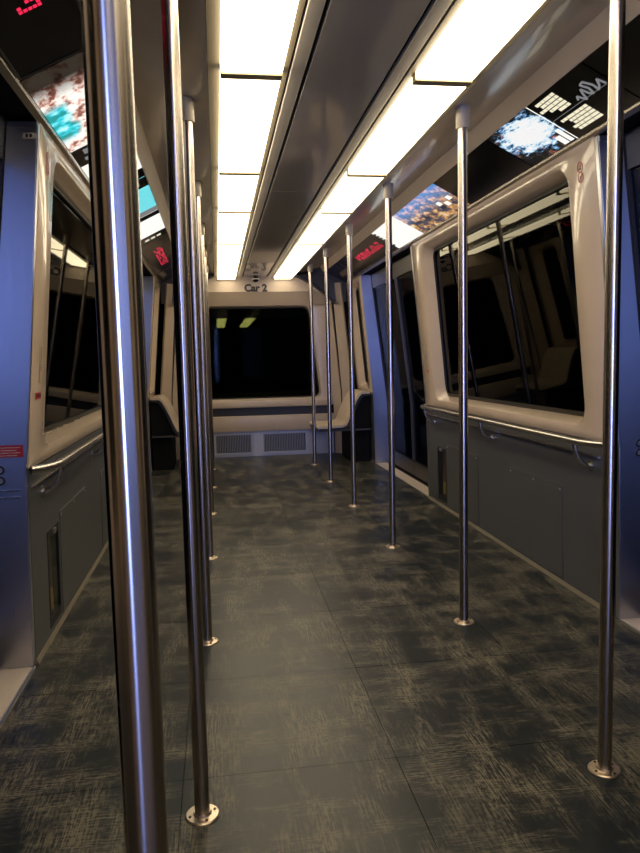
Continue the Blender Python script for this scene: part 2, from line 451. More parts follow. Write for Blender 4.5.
# ================================================================== doors
dn = 0
for s in (1, -1):
    for k, (a, b) in enumerate(DOOR):
        dn += 1
        side = 'left' if s < 0 else 'right'; where = 'near' if k == 0 else 'far'
        d = empty('door_%d' % dn, (s*1.38, (a+b)/2, 0)); tag(d, '%s pair of dark sliding doors with tall glass on the %s side' % (where, side), kind='structure')
        mid = (a+b)/2
        for (p, q) in ((a+0.0, mid-0.003), (mid+0.003, b-0.0)):
            # leaf frame: four rails round a tall pane
            zs = [0.012, 0.35, 0.7, 1.1, 1.5, 2.04]
            def strip(ya, yb, za, zb, off, th, name, m, par):
                z_ = [za]+[z for z in zs if za < z < zb]+[zb]
                prof = [(s*(D(z)+off), z) for z in z_]+[(s*(D(z)+off+th), z) for z in reversed(z_)]
                return MB().prism_y(prof, ya, yb).done(name, m, par)
            lf = strip(p, p+0.04, 0.012, 2.04, 0.004, 0.035, 'door_leaf', M['doorleaf'], d)
            strip(q-0.04, q, 0.012, 2.04, 0.004, 0.035, 'stile', M['doorleaf'], lf)
            strip(p+0.04, q-0.04, 0.012, 0.16, 0.004, 0.035, 'bottom_rail', M['doorleaf'], lf)
            strip(p+0.04, q-0.04, 1.90, 2.04, 0.004, 0.035, 'top_rail', M['doorleaf'], lf)
            strip(p+0.04, q-0.04, 0.16, 1.90, 0.018, 0.008, 'pane', M['doorglass'], lf)
        # sill plate with the door track
        t = MB().prism_y([(s*1.212, 0.0), (s*1.212, 0.004), (s*1.340, 0.004), (s*1.340, 0.0)], a+0.001, b-0.031).done('trim_%d' % dn, M['alu'])
        tag(t, 'tan metal sill plate at the %s %s doors' % (where, side), kind='structure')
        MB().prism_y([(s*1.209, 0.0), (s*1.209, 0.007), (s*1.219, 0.007), (s*1.219, 0.0)], a+0.001, b-0.031).done('edge_strip', M['screw'], t)
        for q in range(2):
            xx = 1.346+q*0.014
            MB().prism_y([(s*xx, -0.002), (s*xx, 0.005), (s*(xx+0.007), 0.005), (s*(xx+0.007), -0.002)], a+0.001, b-0.031).done('track_rail', M['rubber'], t)

# ================================================================== far end wall
wf = MB().box(-1.46, 1.46, 8.60, 8.66, 0, 0.6).box(-1.46, 1.46, 8.60, 8.66, 1.85, 2.27).box(-1.46, -0.9, 8.60, 8.66, 0.6, 1.85).box(0.9, 1.46, 8.60, 8.66, 0.6, 1.85).done('wall_far', M['dark'])
tag(wf, 'beige end wall of the car with the big window', kind='structure')
# header above the window, rounded at the shoulders
arch = [(0.0, 2.17), (0.33, 2.17), (0.45, 2.15), (0.56, 2.105), (0.70, 2.02), (0.82, 1.925), (0.93, 1.82)]
def arch_prof(z0, shrink=0.0):
    up = [(x, z-shrink) for x, z in arch]
    p = [(-x, z) for x, z in reversed(up[1:])]+up
    return [(-up[-1][0], z0)]+p+[(up[-1][0], z0)]
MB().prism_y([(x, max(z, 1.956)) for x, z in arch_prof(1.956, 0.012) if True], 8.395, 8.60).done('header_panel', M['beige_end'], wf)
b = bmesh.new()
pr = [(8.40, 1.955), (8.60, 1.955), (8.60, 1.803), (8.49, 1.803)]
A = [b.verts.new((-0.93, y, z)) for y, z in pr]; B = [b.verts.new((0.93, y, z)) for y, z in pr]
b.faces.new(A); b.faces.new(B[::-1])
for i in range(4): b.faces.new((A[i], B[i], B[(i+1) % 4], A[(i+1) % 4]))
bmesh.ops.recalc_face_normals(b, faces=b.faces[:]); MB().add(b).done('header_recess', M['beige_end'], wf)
# black gap that follows the arch, and the dark panel above the shoulders
for s in (-1, 1):
    pts = [(s*x, z) for x, z in arch[2:]]
    prof = [(x, z-0.016) for x, z in pts]+[(x, z+0.012) for x, z in reversed(pts)]
    MB().prism_y(prof, 8.28, 8.393).done('arch_seal', M['rubber'], wf)
    prof = [(x, z+0.012) for x, z in pts]+[(s*1.08, 1.83), (s*1.08, 2.05), (s*0.83, 2.18), (s*0.77, 2.235), (s*0.47, 2.14)]
    MB().prism_y(prof, 8.36, 8.40).done('shoulder_panel', M['shade'], wf)
# window surround: trapezoid with rounded corners
def trap(xb, xt, z0, z1, r, n=6):
    pts = []
    def hw(z): return xb+(xt-xb)*(z-z0)/(z1-z0)
    for cx, cz, t0 in ((1, z1-r, 0), (-1, z1-r, 90), (-1, z0+r, 180), (1, z0+r, 270)):
        for k in range(n+1):
            t = math.radians(t0+90*k/n); z = cz+r*math.sin(t)
            pts.append((cx*(hw(z)-r)+r*math.cos(t), z))
    return pts
w3 = empty('window_3', (0, 8.5, 0.6)); tag(w3, 'big dark end window with rounded corners below the Car 2 header', kind='structure')
o1 = trap(0.93, 0.93, 0.60, 1.80, 0.005); o2 = trap(0.80, 0.675, 0.672, 1.80, 0.09); o2b = trap(0.785, 0.66, 0.685, 1.795, 0.085); o3 = trap(0.765, 0.645, 0.70, 1.785, 0.08)
b = bmesh.new()
R = [[b.verts.new((x, y, z)) for x, z in L] for L, y in ((o1, 8.60), (o1, 8.50), (o2, 8.485), (o2b, 8.492), (o3, 8.54), (o3, 8.60))]
N = len(o1)
for A, B in zip(R, R[1:]):
    for i in range(N): b.faces.new((A[i], A[(i+1) % N], B[(i+1) % N], B[i]))
bmesh.ops.recalc_face_normals(b, faces=b.faces[:])
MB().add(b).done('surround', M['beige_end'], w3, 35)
b = bmesh.new(); o4 = trap(0.75, 0.632, 0.715, 1.772, 0.07)
R = [[b.verts.new((x, y, z)) for x, z in L] for L, y in ((o3, 8.535), (o4, 8.530), (o4, 8.56), (o3, 8.56))]
for i in range(4):
    A, B = R[i], R[(i+1) % 4]
    for k in range(N): b.faces.new((A[k], A[(k+1) % N], B[(k+1) % N], B[k]))
bmesh.ops.recalc_face_normals(b, faces=b.faces[:]); MB().add(b).done('gasket', M['rubber'], w3)
b = bmesh.new()
A = [b.verts.new((x, 8.545, z)) for x, z in o4]; B = [b.verts.new((x, 8.552, z)) for x, z in o4]
b.faces.new(A); b.faces.new(B[::-1])
for k in range(N): b.faces.new((A[k], B[k], B[(k+1) % N], A[(k+1) % N]))
bmesh.ops.recalc_face_normals(b, faces=b.faces[:]); MB().add(b).done('pane', M['endglass'], w3)
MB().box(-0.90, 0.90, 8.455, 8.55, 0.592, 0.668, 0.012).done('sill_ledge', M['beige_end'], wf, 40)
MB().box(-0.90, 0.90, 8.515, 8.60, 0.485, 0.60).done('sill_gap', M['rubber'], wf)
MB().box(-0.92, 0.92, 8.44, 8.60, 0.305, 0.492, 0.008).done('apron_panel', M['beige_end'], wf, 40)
MB().box(-0.92, 0.92, 8.50, 8.60, 0.0, 0.305).done('lower_panel', M['grille'], wf)
# slanted corner panels
for s in (-1, 1):
    zs = [0.0, 0.75, 1.82, 2.05]
    for (xa, ya, xb_, yb_, nm, m_) in ((1.0, 8.40, 0.925, 8.49, 'corner_panel', 'beige_end'), (1.012, 8.385, 1.0, 8.40, 'corner_seal', 'rubber'), (1.12, 8.30, 1.012, 8.385, 'corner_panel', 'beige_end')):
        b = bmesh.new(); rows = []
        for z in zs:
            dx = X(z)-1.2
            k = dx if nm else 0
            rows.append([b.verts.new((s*(xa+dx), ya, z)), b.verts.new((s*(xb_+dx*0.8), yb_, z)), b.verts.new((s*(xb_+dx*0.8), yb_+0.03, z)), b.verts.new((s*(xa+dx+0.02), ya+0.03, z))])
        for A, B in zip(rows, rows[1:]):
            for i in range(4): b.faces.new((A[i], A[(i+1) % 4], B[(i+1) % 4], B[i]))
        b.faces.new(rows[0]); b.faces.new(rows[-1])
        bmesh.ops.recalc_face_normals(b, faces=b.faces[:])
        MB().add(b).done(nm, M[m_], wf)

# near end wall with its window, behind the photographer
wn = MB().box(-1.46, 1.46, Y0-0.08, Y0, 0, 0.68).box(-1.46, 1.46, Y0-0.08, Y0, 1.95, 2.27).box(-1.46, -0.72, Y0-0.08, Y0, 0.68, 1.95).box(0.72, 1.46, Y0-0.08, Y0, 0.68, 1.95).done('wall_near', M['beige_end'])
tag(wn, 'beige end wall behind the photographer', kind='structure')
w8 = empty('window_8', (0, Y0-0.04, 0.72)); tag(w8, 'end window behind the photographer', kind='structure')
MB().box(-0.72, 0.72, Y0-0.05, Y0-0.044, 0.68, 1.95).done('pane', M['clear'], w8)

# ================================================================== lettering helpers
def text_mesh(name, body, size, mtx, m, parent=None, depth=0.001, offset=0.0):
    cu = bpy.data.curves.new('t', 'FONT'); cu.body = body; cu.size = size; cu.align_x = 'CENTER'; cu.align_y = 'CENTER'
    cu.extrude = depth; cu.resolution_u = 4; cu.offset = offset
    o = bpy.data.objects.new('t', cu); col.objects.link(o)
    dg = bpy.context.evaluated_depsgraph_get()
    me = bpy.data.meshes.new_from_object(o.evaluated_get(dg)); bpy.data.objects.remove(o)
    me.transform(mtx); me.materials.clear()
    return link(name, me, m, parent)
# text on a face looking at -y
mt = Matrix.Translation((0.010, 8.3935, 1.998)) @ Matrix.Rotation(math.radians(90), 4, 'X')
t = text_mesh('car_number_lettering', 'Car 2', 0.115, mt, M['ink'], None, 0.0012, 0.0058)
tag(t, 'black Car 2 lettering on the beige header of the end wall', 'lettering')
c = empty('dome_camera', (0.01, 8.35, 2.10)); tag(c, 'small black dome above the Car 2 lettering', 'camera')
MB().sphere((0.01, 8.35, 2.094), 0.036, (1, 1, 0.9), 20).done('dome', M['gloss'], c, 60)
MB().cyl((0.01, 8.35, 2.092), (0.01, 8.35, 2.106), 0.046, n=24).done('mounting_ring', M['ceil_r'], c)

# ================================================================== vent grilles
for x0, x1, lab in ((-0.535, -0.075, 'metal vent grille under the end window, left of the floor post'), (0.035, 0.585, 'metal vent grille under the end window, right of the floor post')):
    v = empty('vent_grille', ((x0+x1)/2, 8.49, 0.03)); tag(v, lab, 'vent', 'end wall vent grilles')
    MB().box(x0, x1, 8.494, 8.499, 0.03, 0.285).done('backing', M['rubber'], v)
    f = MB(); f.box(x0, x1, 8.478, 8.494, 0.265, 0.285); f.box(x0, x1, 8.478, 8.494, 0.03, 0.05); f.box(x0, x0+0.02, 8.478, 8.494, 0.05, 0.265); f.box(x1-0.02, x1, 8.478, 8.494, 0.05, 0.265)
    f.done('frame', M['grille'], v)
    n = int((x1-x0-0.04)/0.020)
    s0 = MB().box(-0.0055, 0.0055, 8.480, 8.493, 0.05, 0.265).done('slat', M['slat'], v)
    for k in range(n):
        o = s0 if k == 0 else dup(s0)
        o.location.x = x0+0.03+k*0.020
post = MB().box(-0.073, 0.033, 8.470, 8.499, 0.0, 0.295, 0.003, 1).done('floor_post', M['grille'], wf)

# ================================================================== grab poles
def pole_root():
    r = empty('grab_pole', (0, 0, 0))
    MB().cyl((0, 0, 0.004), (0, 0, 2.165), 0.0192, n=40).done('tube', M['pole'], r, 40)
    MB().lathe((0, 0, 0), [(0.0255, 2.085), (0.0275, 2.088), (0.0275, 2.150), (0.031, 2.155), (0.031, 2.17)], 32).done('top_collar', M['collar'], r, 40)
    fl_ = MB().lathe((0, 0, 0), [(0.044, 0.0), (0.044, 0.003), (0.041, 0.006), (0.024, 0.007), (0.021, 0.012), (0.0195, 0.012)], 36).done('base_flange', M['flange'], r, 40)
    for k in range(4):
        t_ = math.radians(20+90*k)
        MB().cyl((0.033*math.cos(t_), 0.033*math.sin(t_), 0.006), (0.033*math.cos(t_), 0.033*math.sin(t_), 0.0085), 0.0035, n=10).done('screw', M['ink'], fl_)
    return r
PY = [0.61, 1.735, 2.868, 4.13, 5.36, 6.50, 7.604]
nth = ['nearest the camera, cut off by the frame', 'second from the camera', 'third from the camera', 'fourth from the camera', 'fifth from the camera', 'sixth from the camera', 'farthest, close to the end wall']
proto = pole_root(); first = True
for s in (-1, 1):
    side = 'left' if s < 0 else 'right'
    for k, y in enumerate(PY):
        if s > 0 and k == 0: continue
        o = proto if first else dup_tree(proto, (s*0.5545, y, 0))
        if first: proto.location = (s*0.5545, y, 0); first = False
        ord_ = nth[k] if s < 0 else ['', 'nearest the camera', 'second from the camera', 'third from the camera', 'fourth from the camera', 'fifth from the camera', 'farthest, close to the end wall'][k]
        tag(o, 'steel floor-to-ceiling grab pole in the %s row, %s' % (side, ord_), 'pole', 'grab poles')

# ================================================================== hand rails
for s in (-1, 1):
    side = 'left' if s < 0 else 'right'
    r = empty('hand_rail', (s*1.15, 4.15, 0.7)); tag(r, 'steel hand rail under the large window on the %s wall' % side, 'hand rail', 'wall hand rails')
    xr = 1.122; zr = 0.762
    pts = []
    def arc(y0, y1, dirn):
        out = []
        for k in range(9):
            t_ = k/8; e = math.sin(t_*math.pi/2)
            out.append((1.193-(1.193-xr)*e, y0+(y1-y0)*(1-math.cos(t_*math.pi/2))*0.55+(y1-y0)*0.45*t_))
        return out
    a = arc(2.795, 2.96, 1); bq = arc(5.505, 5.34, -1)
    pts = [(s*x, y, zr) for x, y in a]+[(s*xr, 2.96+(5.34-2.96)*k/12, zr) for k in range(1, 12)]+[(s*x, y, zr) for x, y in reversed(bq)]
    MB().tube(pts, 0.0165, 16).done('rail', M['steel'], r, 50)
    MB().prism_y([(s*1.190, 0.692), (s*1.190, 0.702), (s*1.203, 0.702), (s*1.203, 0.692)], 2.80, 5.50, 0.002).done('mounting_bar', M['steel'], r)
    for yy in (2.98, 4.15, 5.32):
        p2 = []
        for k in range(13):
            t_ = math.radians(90*k/12)
            p2.append((s*(1.122+(1.205-1.122)*(1-math.cos(t_))), yy, zr-0.012-0.105*math.sin(t_)))
        MB().tube(p2, 0.0115, 12).done('bracket', M['steel'], r, 50)
        MB().cyl((s*1.199, yy, zr-0.117), (s*1.2045, yy, zr-0.117), 0.024, n=20).done('bracket_plate', M['steel'], r, 40)

# ================================================================== recessed extinguisher cabinets
for s in (-1, 1):
    side = 'left' if s < 0 else 'right'
    ya, yb = (5.06, 5.27) if s > 0 else (3.03, 3.24)
    z0, z1 = 0.045, 0.462
    e = empty('equipment_cabinet', (s*1.2, (ya+yb)/2, z0)); tag(e, 'narrow black glazed equipment niche in the grey %s wall' % side, 'cabinet', 'glazed wall niches')
    xx = lambda z, o: s*(X(z)-o)
    def slab(y0, y1, za, zb, o0, o1, name, m, sm=None):
        return MB().prism_y([(xx(za, o0), za), (xx(zb, o0), zb), (xx(zb, o1), zb), (xx(za, o1), za)], y0, y1).done(name, m, e, sm)
    D_ = -0.10
    slab(ya+0.001, yb-0.001, z0+0.001, z1-0.001, D_, D_+0.004, 'back_plate', M['rubber'])
    slab(ya+0.001, ya+0.014, z0+0.001, z1-0.001, D_+0.004, 0.002, 'frame_side', M['rubber']); slab(yb-0.014, yb-0.001, z0+0.001, z1-0.001, D_+0.004, 0.002, 'frame_side', M['rubber'])
    slab(ya+0.014, yb-0.014, z1-0.03, z1-0.001, D_+0.004, 0.002, 'frame_top', M['rubber']); slab(ya+0.014, yb-0.014, z0+0.001, z0+0.04, D_+0.004, 0.002, 'frame_bottom', M['rubber'])
    ym = (ya+yb)/2
    slab(ya+0.016, yb-0.016, z0+0.042, z1-0.032, -0.036, -0.032, 'lining', M['brown'])
    cx = s*(X(0.2)+0.032)
    MB().lathe((cx, ym, z0+0.041), [(0.020, 0), (0.021, 0.003), (0.021, 0.245), (0.016, 0.265), (0.009, 0.275), (0.009, 0.29), (0.015, 0.292), (0.015, 0.31)], 24).done('cylinder', M['brown'], e, 40)
    MB().lathe((cx, ym, z0+0.055), [(0.0213, 0), (0.0216, 0.001), (0.0216, 0.095), (0.0213, 0.096)], 24).done('label_band', M['yellow'], e, 40)
    slab(ya+0.014, yb-0.014, z0+0.04, z1-0.03, -0.006, -0.003, 'pane', M['clear'])
    slab(ym-0.012, ym+0.025, z1-0.028, z1-0.006, 0.002, 0.010, 'catch', M['screw'])

# ================================================================== corner benches
for s in (-1, 1):
    side = 'left' if s < 0 else 'right'
    be = empty('corner_bench', (s*1.0, 7.97, 0)); tag(be, 'beige moulded bench seat in the far %s corner' % side, 'bench', 'corner bench seats')
    top = [(1.186, 0.782), (1.120, 0.790), (1.085, 0.782), (1.050, 0.745), (1.015, 0.690), (0.965, 0.575), (0.925, 0.475), (0.905, 0.442), (0.870, 0.425), (0.78, 0.418), (0.64, 0.425), (0.605, 0.420), (0.592, 0.400)]
    low = [(0.600, 0.385), (0.78, 0.392), (0.880, 0.398), (0.922, 0.418), (0.945, 0.462), (0.985, 0.565), (1.035, 0.675), (1.068, 0.730), (1.095, 0.758), (1.186, 0.760)]
    MB().prism_y([(s*x, z) for x, z in top+low], 7.60, 8.285, 0.0).done('seat_shell', M['seat'], be, 40)
    edge = [(x-0.004, z-0.004) for x, z in top[1:]]+[(x+0.012, z-0.02) for x, z in low]
    lo2 = [(x+0.018, z-0.018) for x, z in low]
    MB().prism_y([(s*x, z) for x, z in [(1.188, 0.764)]+list(reversed([(q[0]-0.004, q[1]+0.004) for q in low]))+[(min(x, 1.187), z) for x, z in lo2]], 7.585, 8.285).done('edge_band', M['rubber'], be)
    MB().prism_y([(s*x, z) for x, z in [(1.185, 0.74), (1.10, 0.735), (1.05, 0.66), (0.96, 0.42), (0.96, 0.375), (1.185, 0.375)]], 7.62, 8.285).done('side_panel', M['dark'], be)
    MB().prism_y([(s*x, z) for x, z in [(0.60, 0.36), (1.19, 0.36), (1.19, 0.378), (0.60, 0.378)]], 7.60, 8.285, 0.003).done('support_bar', M['shade'], be)
    MB().box(*sorted((s*0.98, s*1.185)), 7.68, 8.285, 0.0, 0.36).done('pedestal', M['dark'], be)

# ================================================================== cove: advertisements and display boards
P0, P1 = Vector((0.826, 0, 2.1805)), Vector((1.060, 0, 2.0615))
BW = (P1-P0).length
def band(s, y0, y1, lift):
    """matrix: local x along the car, local y from the inner to the outer edge of the cove, local z into the car"""
    ey = Vector((s*(P1.x-P0.x), 0, P1.z-P0.z)).normalized()
    ex = Vector((0, s, 0)); ez = ex.cross(ey)
    o = Vector((s*P0.x, y0 if s > 0 else y1, P0.z))+ez*lift
    return Matrix((ex, ey, ez)).transposed().to_4x4(), o
def card(name, s, y0, y1, m, label, cat='advertisement', group='backlit cove advertisements'):
    R, o = band(s, y0, y1, 0.002)
    c_ = MB().box(0, y1-y0, 0, BW, 0, 0.003).done(name, m)
    c_.matrix_world = Matrix.Translation(o) @ R
    return tag(c_, label, cat, group)
def plates(rects, z0, name, m, parent):
    mb = MB()
    for x0, x1, a, b in rects: mb.box(x0, x1, a, b, z0, z0+0.0008)
    o = mb.done(name, m); o.parent = parent
    if name == 'text_block': o['kind'] = 'stuff'
    return o
def emi(name, color, st): return mat(name, (0.01, 0.01, 0.01), 0.25, emit=color, estr=st)
def picture(name, stops, scale, st, mapping=(1, 1, 1), detail=5, rough=0.65, extra=None):
    m = mat(name, (0.01, 0.01, 0.01), 0.25); t = NT(m)
    p = t.obj(); f = t.noise(t.mapping(p, mapping), scale, detail, rough)
    c_ = t.ramp(f, stops)
    if extra: c_ = extra(t, p, c_)
    t.l(c_, t.b.inputs['Emission Color']); t.b.inputs['Emission Strength'].default_value = st
    return m
M['adwhite'] = emi('backlit_white', (0.95, 0.93, 0.86), 1.1)
M['adblack'] = mat('backlit_black', (0.006, 0.006, 0.006), 0.15)
M['adtext'] = emi('backlit_text', (1.0, 0.92, 0.68), 0.9)
M['adcyan'] = emi('backlit_cyan', (0.18, 0.78, 0.85), 0.95)
M['adcream'] = emi('backlit_cream', (0.9, 0.82, 0.66), 0.9)
M['adgrey'] = emi('backlit_grey', (0.5, 0.5, 0.52), 0.4)
def sep(t, p):
    x = t.n('ShaderNodeSeparateXYZ'); t.l(p, x.inputs[0]); return x.outputs
def burst(t, p, c_):
    s_ = sep(t, p)
    fx = t.math('MULTIPLY', t.math('SUBTRACT', s_[0], 0.20), 2.6); fy = t.math('MULTIPLY', t.math('SUBTRACT', s_[1], 0.11), 5.5)
    d = t.math('SQRT', t.math('ADD', t.math('MULTIPLY', fx, fx), t.math('MULTIPLY', fy, fy)))
    d = t.math('ADD', d, t.math('MULTIPLY', t.math('SUBTRACT', t.noise(t.mapping(p, (10, 30, 1)), 1, 4, 0.7), 0.5), 1.5))
    b_ = t.ramp(d, [(0.34, (1, 1, 1)), (0.46, (0.70, 0.9, 1.0)), (0.54, (0.10, 0.30, 0.6)), (0.62, (0.0, 0.0, 0.0))])
    return t.mix(0.75, c_, b_, 'SCREEN')
M['ad_burst'] = picture('picture_bright_burst', [(0.50, (0.003, 0.003, 0.003)), (0.58, (0.03, 0.03, 0.03)), (0.66, (0.40, 0.10, 0.05)), (0.74, (0.8, 0.75, 0.7))], 16, 1.2, extra=burst)
def cityx(t, p, c_):
    s_ = sep(t, p)
    sky = t.ramp(s_[1], [(0.02, (0.06, 0.30, 0.75)), (0.10, (0.10, 0.18, 0.34)), (0.16, (0, 0, 0))])
    return t.mix(0.9, c_, sky, 'SCREEN')
M['ad_city'] = picture('picture_evening_city', [(0.36, (0.01, 0.015, 0.03)), (0.48, (0.10, 0.09, 0.12)), (0.56, (0.75, 0.35, 0.08)), (0.66, (0.95, 0.82, 0.6)), (0.75, (1, 0.95, 0.9))], 9, 0.9, (1, 2.2, 1), extra=cityx)
def floral(t, p, c_):
    s_ = sep(t, p)
    f = t.math('ADD', s_[1], t.math('MULTIPLY', t.math('SUBTRACT', t.noise(p, 9, 3), 0.5), 0.08))
    d = t.math('ABSOLUTE', t.math('SUBTRACT', s_[0], 0.30))
    k = t.math('MULTIPLY', t.ramp(f, [(0.165, (0, 0, 0)), (0.19, (1, 1, 1))]), t.ramp(d, [(0.13, (1, 1, 1)), (0.2, (0, 0, 0))]))
    c2 = t.mix(k, c_, t.ramp(t.noise(p, 14, 3), [(0.4, (0.02, 0.30, 0.30)), (0.5, (0.05, 0.65, 0.75)), (0.62, (0.5, 0.95, 1.0))]))
    dk = t.ramp(s_[0], [(0.52, (1, 1, 1)), (0.66, (0.03, 0.025, 0.02))])
    return t.mix(1.0, c2, dk, 'MULTIPLY')
M['ad_floral'] = picture('picture_blossom', [(0.30, (0.05, 0.06, 0.03)), (0.40, (0.30, 0.10, 0.07)), (0.46, (0.75, 0.48, 0.40)), (0.53, (0.95, 0.90, 0.82)), (0.66, (1, 0.97, 0.92))], 12, 1.15, (1, 1.4, 1), extra=floral)

def word_lines(n, x0, x1, y0, y1, ragged=0.5):
    out = []; h = (y1-y0)/n
    for k in range(n):
        x = x0; xe = x1-random.random()*ragged*(x1-x0); yb = y0+k*h
        while x < xe-0.01:
            wd = random.uniform(0.02, 0.06); out.append((x, min(x+wd, xe), yb+0.10*h, yb+0.86*h)); x += wd+0.004
    return out
# right cove: local x grows away from the camera
ad = card('advertisement_panel', 1, 2.42, 2.855, M['adblack'], 'black backlit advertisement with cream text blocks and script mark, near right cove')
plates(word_lines(5, 0.25, 0.43, 0.02, 0.115), 0.0032, 'text_block', M['adtext'], ad)
plates(word_lines(5, 0.20, 0.43, 0.145, 0.235), 0.0032, 'text_block', M['adtext'], ad)
plates([(0.02, 0.43, 0.1285, 0.1305)], 0.0032, 'rule_line', M['adgrey'], ad)
mb = MB()
cv = [(0.20, 0.115), (0.185, 0.10), (0.175, 0.12), (0.165, 0.135), (0.15, 0.105), (0.135, 0.085), (0.125, 0.12), (0.11, 0.13), (0.10, 0.10), (0.115, 0.07), (0.09, 0.065), (0.07, 0.10), (0.075, 0.13), (0.05, 0.115), (0.03, 0.09), (0.02, 0.125)]
for a, b_ in zip(cv, cv[1:]): mb.cyl((a[0], a[1], 0.0036), (b_[0], b_[1], 0.0036), 0.0045, n=6)
o = mb.done('script_mark', M['adgrey'], None); o.parent = ad
ad = card('advertisement_panel', 1, 2.86, 3.29, M['ad_burst'], 'backlit picture of a white and blue burst on black, near right cove')
plates([(0.0, 0.006, 0.0, BW), (0.06, 0.10, 0.20, 0.255), (0.02, 0.05, 0.17, 0.255)], 0.0032, 'light_streaks', M['adwhite'], ad)
card('advertisement_panel', 1, 3.30, 4.13, M['adblack'], 'blank unlit black panel in the right cove above the large window')
ad = card('advertisement_panel', 1, 4.14, 5.10, M['ad_city'], 'backlit picture of an orange and blue evening scene, right cove')
plates([(0.04+0.09*k, 0.10+0.09*k, 0.12+0.03*(k % 2), 0.155+0.03*(k % 2)) for k in range(3)], 0.0032, 'text_block', M['adwhite'], ad)
ad = card('advertisement_panel', 1, 5.11, 5.80, M['adwhite'], 'plain glowing white advertisement in the right cove beside the red display')
plates([(0.645+0.0*k, 0.685, 0.02+0.03*k, 0.04+0.03*k) for k in range(7)], 0.0032, 'text_block', M['ink'], ad)
# left cove: local x grows towards the camera
ad = card('advertisement_panel', -1, 2.44, 3.20, M['ad_floral'], 'backlit blossom picture with a cyan corner, left cove nearest the camera')
ad = card('advertisement_panel', -1, 3.21, 4.04, M['adwhite'], 'glowing white advertisement with black footer beside the blossom picture, left cove')
plates([(0.60, 0.83, 0.0, BW)], 0.0032, 'black_footer', M['adblack'], ad)
plates([(0.66, 0.70, 0.04+0.05*k, 0.075+0.05*k) for k in range(4)]+[(0.74, 0.80, 0.03+0.07*k, 0.075+0.07*k) for k in range(3)], 0.0042, 'text_block', M['adgrey'], ad)
plates([(0.0, 0.16, 0.0, BW)], 0.0032, 'black_header', M['adblack'], ad)
ad = card('advertisement_panel', -1, 4.05, 4.90, M['adcyan'], 'glowing cyan advertisement with black footer, middle of the left cove')
plates([(0.66, 0.85, 0.0, BW)], 0.0032, 'black_footer', M['adblack'], ad)
plates([(0.72, 0.77, 0.05+0.06*k, 0.09+0.06*k) for k in range(3)], 0.0042, 'text_block', M['adgrey'], ad)
plates([(0.0, 0.12, 0.0, BW)], 0.0032, 'grey_header', M['adgrey'], ad)
ad = card('advertisement_panel', -1, 4.91, 5.78, M['adwhite'], 'glowing white advertisement with small black footer, left cove beside the red display')
plates([(0.0, 0.22, 0.0, BW)], 0.0032, 'black_footer', M['adblack'], ad); plates([(0.76, 0.87, 0.0, BW)], 0.0032, 'black_header', M['adblack'], ad)
plates([(0.06, 0.12, 0.05+0.05*k, 0.085+0.05*k) for k in range(3)], 0.0042, 'text_block', M['adcream'], ad)

# red dot-matrix boards
def led(s, y0, y1, tx0, tx1, ty0, ty1, label):
    R, o = band(s, y0, y1, 0.002)
    r = empty('display_board'); r.matrix_world = Matrix.Translation(o) @ R; tag(r, label, 'display board', 'red dot matrix boards')
    h = MB().box(0, y1-y0, 0, BW, 0, 0.003).done('housing', M['adblack']); h.parent = r
    f = MB(); f.box(0, y1-y0, 0.0, 0.006, 0.003, 0.006); f.box(0, y1-y0, BW-0.006, BW, 0.003, 0.006); f.box(0, 0.006, 0, BW, 0.003, 0.006); f.box(y1-y0-0.006, y1-y0, 0, BW, 0.003, 0.006)
    f = f.done('bezel', M['shade']); f.parent = r
    mb = MB(); n = int((tx1-tx0)/((ty1-ty0)/5)); p = (ty1-ty0)/5; pw = (tx1-tx0)/32
    for i in range(32):
        if i % 4 == 3: continue
        for j_ in range(5):
            if random.random() < (0.68 if i % 4 in (0, 2) else 0.36):
                x_ = tx0+i*pw; y_ = ty0+j_*p
                mb.quads([(x_, y_, 0.0036), (x_+pw*0.85, y_, 0.0036), (x_+pw*0.85, y_+p*0.8, 0.0036), (x_, y_+p*0.8, 0.0036)], [(0, 1, 2, 3)])
    d = mb.done('led_characters', M['redled']); d.parent = r; d['kind'] = 'stuff'
led(1, 5.82, 7.50, 0.15, 1.12, 0.085, 0.165, 'black display board with red dot characters above the far right doors')
led(-1, 5.80, 7.50, 0.35, 1.35, 0.09, 0.17, 'black display board with red dot characters above the far left doors')
led(-1, 0.80, 2.42, 0.33, 0.92, 0.095, 0.165, 'black display board with red dot characters above the near left doors, at the photo corner')
card('blank_cove_panel', 1, 0.80, 2.41, M['adblack'], 'unlit black panel in the cove above the near right doors', 'panel', None)

# ================================================================== stickers and controls
def wall_pt(s, y, z, off): return Vector((s*(X(z)-off), y, z))
def wall_frame(s, y, z, off):
    """local x along the car (towards the right as one faces the wall), local y up the wall, local z into the car"""
    up = Vector((-s*0.093, 0, 1)).normalized(); n = Vector((-s, 0, 0)); ex = Vector((0, -s, 0)); ez = ex.cross(up)
    return Matrix.Translation(wall_pt(s, y, z, off)) @ Matrix((ex, up, ez)).transposed().to_4x4()
def ring(mb, cx, cy, r, wdt, z0, z1, n=24, sc=1.0):
    vs_ = []; fs = []
    for i in range(n):
        t_ = 2*math.pi*i/n
        for rr_, zz in ((r, z0), (r, z1), (r-wdt, z1), (r-wdt, z0)): vs_.append((cx+rr_*math.cos(t_)*sc, cy+rr_*math.sin(t_), zz))
    for i in range(n):
        a = 4*i; b_ = 4*((i+1) % n)
        for k in range(4): fs.append((a+k, b_+k, b_+(k+1) % 4, a+(k+1) % 4))
    mb.quads(vs_, fs)
